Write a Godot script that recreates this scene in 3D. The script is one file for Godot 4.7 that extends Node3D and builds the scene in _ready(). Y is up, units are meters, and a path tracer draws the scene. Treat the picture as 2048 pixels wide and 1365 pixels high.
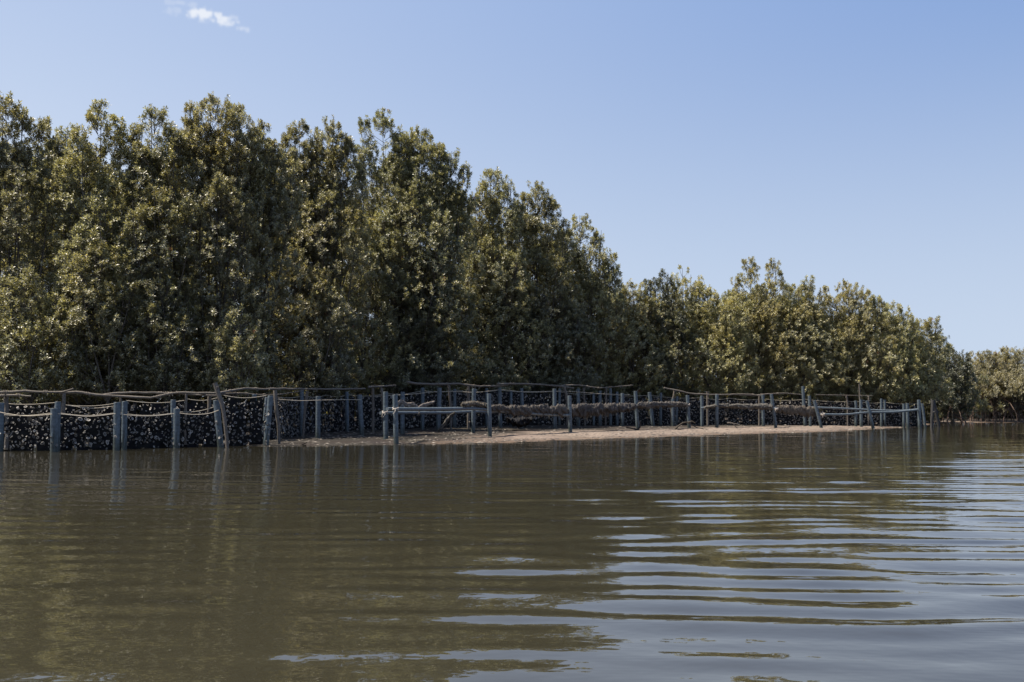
extends Node3D

const F := 1991.0           # focal length in pixels of the 2048-wide photograph
const EYE := 1.16
const PITCH := 0.06395
var rng := RandomNumberGenerator.new()
var names := {}
var noise := FastNoiseLite.new()
var fine := FastNoiseLite.new()
var M := {}

# ------------------------------------------------------------------ helpers
func at(px: float, py: float, d: float) -> Vector3:
	var v := Vector3((px - 1024.0) / F, (682.5 - py) / F, -1.0).rotated(Vector3.RIGHT, PITCH)
	return Vector3(0, EYE, 0) + v * (d / -v.z)

func numbered(called: String, parent: Node) -> String:
	var key := str(parent.get_instance_id()) + called
	var n: int = names.get(key, 0)
	names[key] = n + 1
	return called if n == 0 else "%s_%03d" % [called, n]

func tag(o: Node, label: String, category: String, group := "", kind := "") -> Node:
	if label: o.set_meta("label", label)
	if category: o.set_meta("category", category)
	if group: o.set_meta("group", group)
	if kind: o.set_meta("kind", kind)
	return o

func thing(called: String, label: String, category: String, pos: Vector3, group := "") -> Node3D:
	var o := Node3D.new()
	o.name = numbered(called, self)
	add_child(o)
	o.position = pos
	tag(o, label, category, group)
	return o

func put(called: String, mesh: Mesh, mat: Material, parent: Node = self, kind := "") -> MeshInstance3D:
	var o := MeshInstance3D.new()
	o.name = numbered(called, parent)
	o.mesh = mesh
	o.material_override = mat
	parent.add_child(o)
	if kind: o.set_meta("kind", kind)
	return o

class MB:                   # collects triangles with normals and colours
	var v := PackedVector3Array()
	var n := PackedVector3Array()
	var c := PackedColorArray()
	var uv := PackedVector2Array()
	var i := PackedInt32Array()
	func add(p: Vector3, nn: Vector3, col: Color) -> int:
		v.append(p); n.append(nn); c.append(col)
		return v.size() - 1
	func tri(a: int, b: int, d: int) -> void:
		i.append(a); i.append(b); i.append(d)
	func tube(pts: PackedVector3Array, radii: PackedFloat32Array, sides: int, col: Color, rough := 0.0, rg: RandomNumberGenerator = null, vary := 0.0) -> void:
		var m := pts.size()
		var start := v.size()
		var u := Vector3.ZERO
		for k in m:
			var t := (pts[mini(k + 1, m - 1)] - pts[maxi(k - 1, 0)]).normalized()
			if u == Vector3.ZERO:
				u = t.cross(Vector3(0.31, 0.2, 0.93) if absf(t.y) > 0.7 else Vector3.UP).normalized()
			u = (u - t * u.dot(t)).normalized()
			var w := t.cross(u)
			for j in sides:
				var a := TAU * j / sides
				var o := u * cos(a) + w * sin(a)
				var r := radii[k]
				var cc := col
				if rg:
					r *= 1.0 + rg.randf_range(-rough, rough)
					var f := 1.0 + rg.randf_range(-vary, vary)
					cc = Color(col.r * f, col.g * f, col.b * f)
				add(pts[k] + o * r, o, cc)
		for k in m - 1:
			for j in sides:
				var a := start + k * sides + j
				var b := start + k * sides + (j + 1) % sides
				tri(a, b + sides, b); tri(a, a + sides, b + sides)
		for e in 2:
			var ring := start if e == 0 else start + (m - 1) * sides
			var t := (pts[0] - pts[1]).normalized() if e == 0 else (pts[m - 1] - pts[m - 2]).normalized()
			var cen := add(pts[0] if e == 0 else pts[m - 1], t, col)
			var first := v.size()
			for j in sides: add(v[ring + j], t, c[ring + j])
			for j in sides:
				var a := first + j
				var b := first + (j + 1) % sides
				if e == 0: tri(cen, a, b)
				else: tri(cen, b, a)
	func flat(a: Vector3, b: Vector3, d: Vector3, col: Color) -> void:   # a, b, d counter-clockwise from outside
		var nn := (b - a).cross(d - a).normalized()
		var s := add(a, nn, col); add(b, nn, col); add(d, nn, col)
		tri(s, s + 2, s + 1)
	func mesh() -> ArrayMesh:
		var arr := []
		arr.resize(Mesh.ARRAY_MAX)
		arr[Mesh.ARRAY_VERTEX] = v
		arr[Mesh.ARRAY_NORMAL] = n
		arr[Mesh.ARRAY_COLOR] = c
		if uv.size() == v.size(): arr[Mesh.ARRAY_TEX_UV] = uv
		arr[Mesh.ARRAY_INDEX] = i
		var out := ArrayMesh.new()
		out.add_surface_from_arrays(Mesh.PRIMITIVE_TRIANGLES, arr)
		return out
	func smooth_normals() -> void:
		for k in n.size(): n[k] = Vector3.ZERO
		for k in range(0, i.size(), 3):
			var f := (v[i[k + 2]] - v[i[k]]).cross(v[i[k + 1]] - v[i[k]])
			n[i[k]] += f; n[i[k + 1]] += f; n[i[k + 2]] += f
		for k in n.size(): n[k] = n[k].normalized()

func lin(r: float, g: float, b: float) -> Color:
	return Color(r, g, b).linear_to_srgb()

func noise_texture(seed_: int, freq: float, size: int, lo: float, hi: float, normal := 0.0, octaves := 4) -> ImageTexture:
	var f := FastNoiseLite.new()
	f.seed = seed_; f.frequency = freq; f.noise_type = FastNoiseLite.TYPE_SIMPLEX_SMOOTH
	f.fractal_octaves = octaves
	var img := f.get_seamless_image(size, size)
	img.convert(Image.FORMAT_RGB8)
	if normal > 0.0:
		img.bump_map_to_normal_map(normal)
	else:
		for y in size:
			for x in size:
				var q := lerpf(lo, hi, img.get_pixel(x, y).r)
				img.set_pixel(x, y, Color(q, q, q))
	return ImageTexture.create_from_image(img)

func mat(called: String, col: Color, rough: float, spec := 0.4, tex: Texture2D = null, scale := 1.0, bump: Texture2D = null, bscale := 0.0) -> StandardMaterial3D:
	var m := StandardMaterial3D.new()
	m.albedo_color = col
	m.roughness = rough
	m.metallic_specular = spec
	m.vertex_color_use_as_albedo = true
	m.cull_mode = BaseMaterial3D.CULL_DISABLED
	if tex or bump:
		m.uv1_triplanar = true
		m.uv1_world_triplanar = true
		m.uv1_scale = Vector3.ONE * scale
		m.albedo_texture = tex
	if bump:
		m.normal_enabled = true
		m.normal_texture = bump
		m.normal_scale = bscale
	M[called] = m
	return m

func pl(table: Array, x: float) -> float:          # piecewise linear
	if x <= table[0][0]: return table[0][1]
	for k in range(1, table.size()):
		if x <= table[k][0]:
			return lerpf(table[k - 1][1], table[k][1], (x - table[k - 1][0]) / (table[k][0] - table[k - 1][0]))
	return table[-1][1]

# ------------------------------------------------------------------ terrain
const SHORE := [[-400, 60], [-60, 36], [-30, 31], [-15, 29.5], [-10, 29.4], [-7, 27.9], [-5.5, 28.4], [-3.4, 29.2], [-1.8, 29.6], [-0.4, 30.4], [1.2, 32.1], [3.4, 34], [6.8, 37.3], [9.6, 40.2], [11.3, 40.9], [13.8, 42.8], [16.3, 46.2], [19, 49.5], [21.8, 52.5], [24, 57], [27, 63.5], [34, 65], [60, 70], [400, 150]]
const BEACH := [[-60, -3.0], [-12, -1.2], [-3, -0.35], [0, 0.0], [1, 0.035], [8, 0.17], [13, 0.36], [25, 0.5], [80, 0.8], [400, 2.0]]

func inland(x: float, z: float) -> float:
	var d := -z
	var s := d - pl(SHORE, x)
	return s * 0.86 + 0.35 * noise.get_noise_2d(x * 6.0, z * 6.0)

func gy(x: float, z: float) -> float:
	var s := inland(x, z)
	var h := pl(BEACH, s)
	var amp := clampf(s * 0.05 + 0.02, 0.0, 0.12)
	return h + amp * 0.5 * noise.get_noise_2d(x * 14.0, z * 14.0) + amp * 0.16 * noise.get_noise_2d(x * 70.0, z * 70.0)

func axis_steps(spec: Array) -> PackedFloat32Array:   # [[from, to, step], ...]
	var out := PackedFloat32Array()
	for s in spec:
		var n := int(ceil((s[1] - s[0]) / s[2]))
		for k in n: out.append(s[0] + (s[1] - s[0]) * k / n)
	out.append(spec[-1][1])
	return out

func build_ground() -> void:
	var xs := axis_steps([[-400, -60, 40.0], [-60, -18, 1.5], [-18, -8, 0.4], [-8, 24, 0.16], [24, 50, 0.7], [50, 400, 35.0]])
	var ds := axis_steps([[-60, 20, 8.0], [20, 26, 1.0], [26, 46, 0.16], [46, 70, 0.4], [70, 120, 4.0], [120, 600, 60.0]])
	var b := MB.new()
	var nx := xs.size()
	for d in ds:
		for x in xs:
			var s := inland(x, -d)
			var w := 0.5 + 0.5 * noise.get_noise_2d(x * 9.0, d * 9.0)
			var sand := Color(0.228, 0.182, 0.153)
			var wet := Color(0.115, 0.082, 0.062)
			var mud := Color(0.026, 0.0225, 0.02)  # mud tone, darkened further to hold the shade of trees and netting
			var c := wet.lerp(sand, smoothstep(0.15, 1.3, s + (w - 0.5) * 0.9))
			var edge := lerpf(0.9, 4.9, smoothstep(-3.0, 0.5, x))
			var back := smoothstep(edge, edge + 1.0, s + (w - 0.5) * 2.2) * lerpf(0.85, 1.0, w)  # mud behind the rack, with the netting's shade painted into its colour
			back = maxf(back, smoothstep(-2.0, -3.4, x + (w - 0.5) * 2.5) * 0.95)  # left mud, tree shade painted in as well
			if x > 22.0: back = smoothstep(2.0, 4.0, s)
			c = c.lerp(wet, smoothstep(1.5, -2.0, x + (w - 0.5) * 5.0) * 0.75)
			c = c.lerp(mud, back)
			var q := 1.0 + 0.25 * noise.get_noise_2d(x * 90.0, d * 90.0) + 0.2 * noise.get_noise_2d(x * 30.0, d * 30.0)
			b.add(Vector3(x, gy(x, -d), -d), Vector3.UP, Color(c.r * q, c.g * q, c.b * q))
	for r in ds.size() - 1:
		for k in nx - 1:
			var a := r * nx + k
			b.tri(a, a + nx, a + 1); b.tri(a + 1, a + nx, a + nx + 1)
	b.smooth_normals()
	for k in b.n.size():
		if b.n[k].y < 0: b.n[k] = -b.n[k]
	tag(put("ground", b.mesh(), M.sand), "pale sand and mud bank, painted darker for shade, sloping into the river", "", "", "structure")

# waves: h, dh/dx, dh/dd
func wave(x: float, d: float) -> Vector3:
	var warp := 2.2 * noise.get_noise_2d(x * 3.2, d * 3.2)
	var warp2 := 2.6 * noise.get_noise_2d(x * 9.0 + 300.0, d * 6.0)
	var g := 0.95 + 0.85 * noise.get_noise_2d(x * 6.5 + 90.0, d * 9.0)
	var zone := lerpf(0.55, 1.0, smoothstep(-2.6, 1.2, x - (d - 8.0) * 0.05))
	zone *= lerpf(1.0, 0.5, smoothstep(14.0, 27.0, d)) * lerpf(1.35, 1.0, smoothstep(5.0, 11.0, d))
	g = clampf(g, 0.2, 1.5) * zone * 1.12
	var out := Vector3.ZERO
	for w in [[0.2, 0.98, 0.47, 0.036, 0.0], [0.16, 0.987, 0.37, 0.022, 1.3], [0.28, 0.96, 0.66, 0.027, 2.2], [0.1, 0.995, 0.29, 0.011, 4.0], [-0.3, 0.954, 0.52, 0.011, 0.7], [0.5, 0.866, 0.3, 0.007, 5.1], [0.45, 0.893, 1.5, 0.016, 3.0], [-0.6, 0.8, 0.42, 0.006, 2.0]]:
		var k: float = TAU / w[2]
		var nx: float = w[0]
		var nd: float = w[1]
		var along: float = nx * x + nd * d
		if w[2] < 1.0 and w[0] > 0.0 and w[0] < 0.4:
			var turn: float = w[0] - 0.2
			var r := Vector2(x - 10.0 - turn * 34.0, d - 37.0)
			along = -r.length()
			nx = -r.x / r.length()
			nd = -r.y / r.length()
		var ph: float = k * along + w[4] + warp + (warp2 if w[2] < 0.9 else 0.0)
		var s: float = w[3] * g
		out.x += s / k * sin(ph)
		out.y += s * nx * cos(ph)
		out.z += s * nd * cos(ph)
	return out

func build_water() -> void:
	var xs := axis_steps([[-400, -60, 34.0], [-60, -22, 1.2], [-22, -6, 0.25], [-6, 10, 0.14], [10, 30, 0.25], [30, 60, 1.2], [60, 400, 34.0]])
	var ds := PackedFloat32Array()
	for k in range(-8, 1): ds.append(k * 30.0 / 1.0 if k < 0 else 0.0)
	var d := 1.0
	while d < 70.0:
		ds.append(d)
		d += clampf(0.045 + (d - 5.0) * 0.0035, 0.045, 0.4)
	for k in 8: ds.append(72.0 + k * k * 8.0)
	var b := MB.new()
	var nx := xs.size()
	for dd in ds:
		for x in xs:
			var w := Vector3.ZERO
			if dd > 0.5 and dd < 70.0 and absf(x) < 60.0: w = wave(x, dd)
			b.add(Vector3(x, w.x, -dd), Vector3(-w.y, 1.0, w.z).normalized(), Color.WHITE)
			b.uv.append(Vector2(x, dd))
	for r in ds.size() - 1:
		for k in nx - 1:
			var a := r * nx + k
			b.tri(a, a + nx, a + 1); b.tri(a + 1, a + nx, a + nx + 1)
	tag(put("water", b.mesh(), M.water), "murky brown green river water with low ripples", "", "", "structure")

# ------------------------------------------------------------------ sky
func build_sky(sun: Vector3) -> Image:
	var w := 1024
	var h := 512
	var img := Image.create(w, h, false, Image.FORMAT_RGBF)
	for j in h:
		var th := PI * (j + 0.5) / h
		var el := rad_to_deg(PI * 0.5 - th)
		var e := maxf(el, 0.0)
		var base := Vector3(0.084, 0.242, 0.62) + Vector3(0.497, 0.443, 0.22) * exp(-pow(e / 18.0, 2.0))
		for i in w:
			var az := TAU * (i + 0.5) / w
			var dir := Vector3(sin(az) * sin(th), cos(th), -cos(az) * sin(th))
			var ang := rad_to_deg(acos(clampf(dir.dot(sun), -1.0, 1.0)))
			var g := exp(-pow(ang / 75.0, 6.0)) + 1.2 * exp(-pow(ang / 16.0, 2.0))
			var c := base + Vector3(0.33, 0.295, 0.19) * g
			img.set_pixel(i, j, Color(c.x, c.y, c.z))
	img.resize(4096, 2048, Image.INTERPOLATE_BILINEAR)
	# two small white clouds and their wisps high on the left
	var puffs := [[396, 25, 13, 6, 0.75], [411, 29, 13, 6, 0.75], [443, 39, 10, 6, 0.7], [456, 45, 11, 4, 0.55], [488, 57, 8, 3, 0.3], [348, 20, 12, 5, 0.16], [360, 4, 7, 3, 0.18], [383, 10, 6, 4, 0.18], [378, 30, 4, 5, 0.22], [467, 34, 8, 3, 0.22], [408, 43, 9, 2, 0.18], [335, 4, 7, 4, 0.14]]
	var fb := FastNoiseLite.new()
	fb.seed = 5; fb.frequency = 0.055; fb.fractal_octaves = 4
	var cover := {}
	for yy in range(-30, 90):
		for xx in range(300, 530):
			var v := (at(xx + 0.5, yy + 0.5, 100.0) - Vector3(0, EYE, 0)).normalized()
			var az := fposmod(atan2(v.x, -v.z), TAU)
			var th := acos(v.y)
			var pi_ := int(az / TAU * 4096.0)
			var pj := int(th / PI * 2048.0)
			var a := 0.0
			for p in puffs:
				var q := pow((xx - p[0]) / p[2], 2.0) + pow((yy - p[1]) / p[3], 2.0)
				a = maxf(a, p[4] * 1.1 * smoothstep(0.0, 1.0, 0.9 - q + 1.5 * fb.get_noise_2d(xx, yy * 1.6)))
			if a > 0.0:
				cover[Vector2i(pi_, pj)] = maxf(cover.get(Vector2i(pi_, pj), 0.0), a)
	for k in cover:
		img.set_pixel(k.x, k.y, img.get_pixel(k.x, k.y).lerp(Color(0.9, 0.93, 0.98), cover[k]))
	return img

# ------------------------------------------------------------------ foliage
func leaf(b: MB, root: Vector3, dir: Vector3, up: Vector3, length: float, width: float, col: Color) -> void:
	var side := dir.cross(up).normalized()
	var nn := side.cross(dir).normalized()
	var m := root + dir * length * 0.55 + nn * length * 0.05
	var tip := root + dir * length - nn * length * 0.10
	var l := m - side * width * 0.5 + nn * width * 0.16
	var r := m + side * width * 0.5 + nn * width * 0.16
	var n1 := (nn + side * 0.3).normalized()
	var n2 := (nn - side * 0.3).normalized()
	var a := b.add(root, nn, col)
	b.add(l, n1, col); b.add(m, n1, col); b.add(tip, n1, col)
	b.tri(a, a + 1, a + 2); b.tri(a + 1, a + 3, a + 2)
	a = b.add(root, nn, col)
	b.add(r, n2, col); b.add(m, n2, col); b.add(tip, n2, col)
	b.tri(a, a + 2, a + 1); b.tri(a + 1, a + 2, a + 3)

var rosettes: Array[ArrayMesh] = []
func make_rosettes() -> void:
	for k in 3:
		var b := MB.new()
		b.tube(PackedVector3Array([Vector3(0, -0.09, 0), Vector3(0, 0.03, 0)]), PackedFloat32Array([0.005, 0.003]), 3, Color(0.5, 0.42, 0.3))
		var n := 8 + k
		for j in n:
			var a := TAU * j * 0.382 + rng.randf() * 0.5
			var lift := lerpf(0.15, 1.15, float(j) / n) + rng.randf_range(-0.2, 0.2)
			var o := Vector3(cos(a), 0, sin(a))
			var dir := (o * cos(lift) + Vector3.UP * sin(lift)).normalized()
			var up := (Vector3.UP * cos(lift) - o * sin(lift) + Vector3(rng.randf_range(-0.4, 0.4), 0, rng.randf_range(-0.4, 0.4))).normalized()
			var q := 0.5 + 1.05 * pow(rng.randf(), 1.6)
			leaf(b, Vector3(0, -0.05 + 0.08 * j / n, 0) + o * 0.012, dir, up, rng.randf_range(0.085, 0.12), rng.randf_range(0.038, 0.05), Color(q * rng.randf_range(0.93, 1.1), q, q * rng.randf_range(0.85, 1.05)))
		rosettes.append(b.mesh())

func cloud_of(called: String, mesh: ArrayMesh, xf: Array[Transform3D], cols: PackedColorArray, m: Material, parent: Node) -> void:
	var mm := MultiMesh.new()
	mm.transform_format = MultiMesh.TRANSFORM_3D
	mm.use_colors = true
	mm.mesh = mesh
	mm.instance_count = xf.size()
	for k in xf.size():
		mm.set_instance_transform(k, xf[k])
		mm.set_instance_color(k, cols[k])
	var o := MultiMeshInstance3D.new()
	o.name = numbered(called, parent)
	o.multimesh = mm
	o.material_override = m
	parent.add_child(o)
	o.set_meta("kind", "stuff")

func rdir() -> Vector3:
	var v := Vector3(rng.randfn(), rng.randfn(), rng.randfn())
	return v.normalized()

# spires: [px, py, radius in metres, depth offset]
func mangrove(label: String, px: float, d: float, spires: Array, o := {}) -> Node3D:
	var bx: float = at(px, 800, d).x
	var base := Vector3(bx, gy(bx, -d) - 0.1, -d)
	var t := thing("mangrove_tree", label, "tree", base, o.get("group", "mangroves along the bank"))
	var yb: float = o.get("bottom", 1.45)
	var dens: float = o.get("dens", 1.0)
	var tone: Color = o.get("tone", Color(0.31, 0.298, 0.188))
	var size: float = o.get("leaf", 1.0) * 0.96
	var bark := Color(0.16, 0.14, 0.12)
	var xf: Array[Transform3D] = []
	var cols := PackedColorArray()
	var twig := MB.new()
	var fork := Vector3(0.0, maxf(0.6, o.get("fork", 1.3)), 0.0)
	var trunk := MB.new()
	var tr: float = o.get("trunk", 0.075)
	trunk.tube(PackedVector3Array([Vector3(0, -0.2, 0), Vector3(0.03, 0.3, 0.02), Vector3(-0.02, fork.y * 0.6, 0), fork]), PackedFloat32Array([tr * 1.7, tr * 1.25, tr * 1.05, tr]), 7, bark, 0.12, rng, 0.2)
	put("trunk", trunk.mesh(), M.bark, t)
	var all := []
	for s in spires:
		all.append(s)
		if s[2] < 0.6 or o.get("leaf", 1.0) > 1.2 or not o.get("extra", true): continue
		for side in [-1, 1]:
			var w: float = s[2] * F / 34.0
			all.append([s[0] + side * w * rng.randf_range(0.45, 0.95), s[1] + rng.randf_range(14, 60) * 34.0 / d, s[2] * rng.randf_range(0.5, 0.7), (s[3] if s.size() > 3 else 0.0) + rng.randf_range(-0.5, 0.5)])
	for s in all:
		var tip: Vector3 = at(s[0], s[1], d + (s[3] if s.size() > 3 else 0.0)) - base
		var rad: float = s[2] * d / 34.0
		var foot := Vector3(tip.x * 0.6, yb, tip.z * 0.6)
		var hgt := tip.y - yb
		# limb
		var limb := MB.new()
		var pts := PackedVector3Array()
		var rr := PackedFloat32Array()
		var wob := Vector3(rng.randf_range(-0.2, 0.2), 0, rng.randf_range(-0.2, 0.2))
		for k in 7:
			var q := k / 6.0
			pts.append(fork.lerp(tip, q) + (Vector3(tip.x, 0, tip.z) * 0.35 * sin(q * PI) * 0.6 + wob * sin(q * PI * 1.6)))
			rr.append(lerpf(tr * 0.8, 0.008, pow(q, 0.8)))
		limb.tube(pts, rr, 5, bark, 0.1, rng, 0.2)
		put("limb", limb.mesh(), M.bark, t)
		# clumps of leaves round the limb
		var n := int(rad * hgt * 24.0 * dens * (0.62 if all.size() > spires.size() else 1.0))
		for k in n:
			var u := 1.0 - pow(rng.randf(), 1.15)
			u = maxf(u, 0.01)
			if k % 4 == 0: u = minf(1.0, rng.randf_range(0.05, 2.6) / hgt)
			var deep := u * hgt
			var prof := rad * (0.36 + 0.64 * smoothstep(-0.2, 1.8, deep) + 0.5 * smoothstep(1.5, 5.0, deep)) * (1.0 - 0.35 * smoothstep(0.8, 1.0, u))
			var ang := rng.randf() * TAU
			var f := sqrt(rng.randf()) if rng.randf() < 0.4 else rng.randf_range(0.75, 1.05)
			var lump := 1.0 + lerpf(0.25, 0.6, smoothstep(0.5, 3.0, deep)) * noise.get_noise_3d((base.x + tip.x) * 20.0 + cos(ang) * 16.0, u * hgt * 20.0, sin(ang) * 16.0 + tip.z * 20.0)
			var axis := tip.lerp(foot, u)
			var out := Vector3(cos(ang), 0, sin(ang))
			var c := axis + out * prof * f * lump
			if c.y < 0.3: continue
			var hole := noise.get_noise_3d((base.x + c.x) * 26.0, c.y * 26.0, (base.z + c.z) * 26.0)
			if hole < -0.38 and deep > 2.2: continue
			if rng.randf() < 0.55:
				var from := axis + Vector3(0, -0.25 - 0.3 * prof, 0)
				twig.tube(PackedVector3Array([from, from.lerp(c, 0.6) + Vector3(0, -0.06, 0), c]), PackedFloat32Array([0.014, 0.009, 0.004]), 3, bark)
			var warm := 0.5 + 0.9 * noise.get_noise_3d((base.x + c.x) * 9.0 + 500.0, c.y * 9.0, (base.z + c.z) * 9.0)
			var ct := Color(tone.r * lerpf(0.9, 1.12, warm), tone.g * lerpf(0.95, 1.06, warm), tone.b * lerpf(1.12, 0.88, warm))
			var m := rng.randi_range(5, 8)
			var cr := lerpf(0.1, 0.26, minf(1.0, u * 5.0))
			for r in m:
				var p := c + rdir() * cr * rng.randf() + Vector3(0, rng.randf_range(-0.12, 0.16), 0)
				var ax := (Vector3.UP * 1.0 + out * 0.55 * minf(1.0, u * 4.0) + rdir() * 0.5).normalized()
				var q := Quaternion(Vector3.UP, ax) * Quaternion(Vector3.UP, rng.randf() * TAU)
				xf.append(Transform3D(Basis(q).scaled(Vector3.ONE * size * rng.randf_range(0.75, 1.2)), p))
				var j := rng.randf_range(0.75, 1.3)
				var cc := Color(ct.r * j, ct.g * j, ct.b * j)
				var y := rng.randf()
				if y < 0.02: cc = Color(0.3, 0.25, 0.09)
				elif y < 0.0206: cc = Color(0.30, 0.11, 0.03)
				cols.append(cc)
		# upright leading shoots at the tip
		for k in int(3 + rad * 4.0):
			var off := Vector3(rng.randf_range(-1, 1), 0, rng.randf_range(-1, 1)) * rad * 0.42
			var top := tip + off + Vector3(0, -off.length() * 1.1 + rng.randf_range(-0.1, 0.15), 0)
			var low := tip + off * 0.4 + Vector3(0, -0.9, 0)
			twig.tube(PackedVector3Array([low, low.lerp(top, 0.5), top]), PackedFloat32Array([0.012, 0.008, 0.004]), 3, bark)
			for r in 5:
				var p := low.lerp(top, 1.0 - r * 0.14) + rdir() * 0.06 * r
				xf.append(Transform3D(Basis(Quaternion(Vector3.UP, (Vector3.UP + rdir() * 0.4).normalized()) * Quaternion(Vector3.UP, rng.randf() * TAU)).scaled(Vector3.ONE * size * rng.randf_range(0.8, 1.15)), p))
				var j := rng.randf_range(0.75, 1.3)
				cols.append(Color(tone.r * j, tone.g * j, tone.b * j))
	if twig.v.size(): put("twigs", twig.mesh(), M.bark, t, "stuff")
	cloud_of("crown", rosettes[rng.randi() % 3], xf, cols, M.leaf, t)
	total_leaves += xf.size()
	return t
var total_leaves := 0

func prop_roots(t: Node3D, n: int, spread: float, height: float, rad: float) -> void:
	for k in n:
		var a := TAU * k / n + rng.randf_range(-0.3, 0.3)
		var r := spread * rng.randf_range(0.5, 1.15)
		var o := Vector3(cos(a), 0, sin(a))
		var y0 := height * rng.randf_range(0.45, 1.1)
		var b := MB.new()
		var foot := o * r
		foot.y = gy(t.position.x + foot.x, t.position.z + foot.z) - t.position.y - 0.1
		var pts := PackedVector3Array()
		var rr := PackedFloat32Array()
		for j in 6:
			var q := j / 5.0
			pts.append(Vector3(o.x * r * sin(q * PI * 0.5), lerpf(y0, foot.y, q * q), o.z * r * sin(q * PI * 0.5)))
			rr.append(rad * lerpf(1.1, 0.7, q))
		b.tube(pts, rr, 5, Color(0.2, 0.145, 0.12), 0.1, rng, 0.25)
		put("prop_root", b.mesh(), M.bark, t)

# ------------------------------------------------------------------ fence pieces
func oyster_mesh(seed_: int) -> ArrayMesh:
	var r := RandomNumberGenerator.new()
	r.seed = seed_
	var b := MB.new()
	var n := 9
	var rim: Array[float] = []
	for j in n: rim.append(r.randf_range(0.82, 1.15))
	var rings := [[0.0, -0.10, 0.10], [0.45, -0.06, 0.16], [0.8, 0.12, 0.5], [1.0, 0.06, 0.46], [0.7, -0.22, 0.2], [0.0, -0.34, 0.14]]
	var at0 := []
	for q in rings:
		var row := []
		for j in n:
			var a := TAU * j / n
			var s: float = q[0] * rim[j]
			var g: float = q[2] * r.randf_range(0.8, 1.2)
			row.append(b.add(Vector3(cos(a) * s * 0.042, sin(a) * s * 0.056, q[1] * 0.06 + (0.0 if q[0] == 0.0 else r.randf_range(-0.004, 0.004))), Vector3.UP, Color(g, g * 0.95, g * 0.9)))
		at0.append(row)
	for k in rings.size() - 1:
		for j in n:
			var a: int = at0[k][j]
			var c: int = at0[k][(j + 1) % n]
			var d: int = at0[k + 1][j]
			var e: int = at0[k + 1][(j + 1) % n]
			b.tri(a, c, e); b.tri(a, e, d)
	b.smooth_normals()
	return b.mesh()

var oysters: Array[ArrayMesh] = []

func oyster_spin() -> Basis:
	return Basis(Vector3.UP, rng.randf_range(-0.9, 0.9)) * Basis(Vector3.RIGHT, rng.randf_range(-0.7, 0.7)) * Basis(Vector3.BACK, rng.randf() * TAU)

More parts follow.
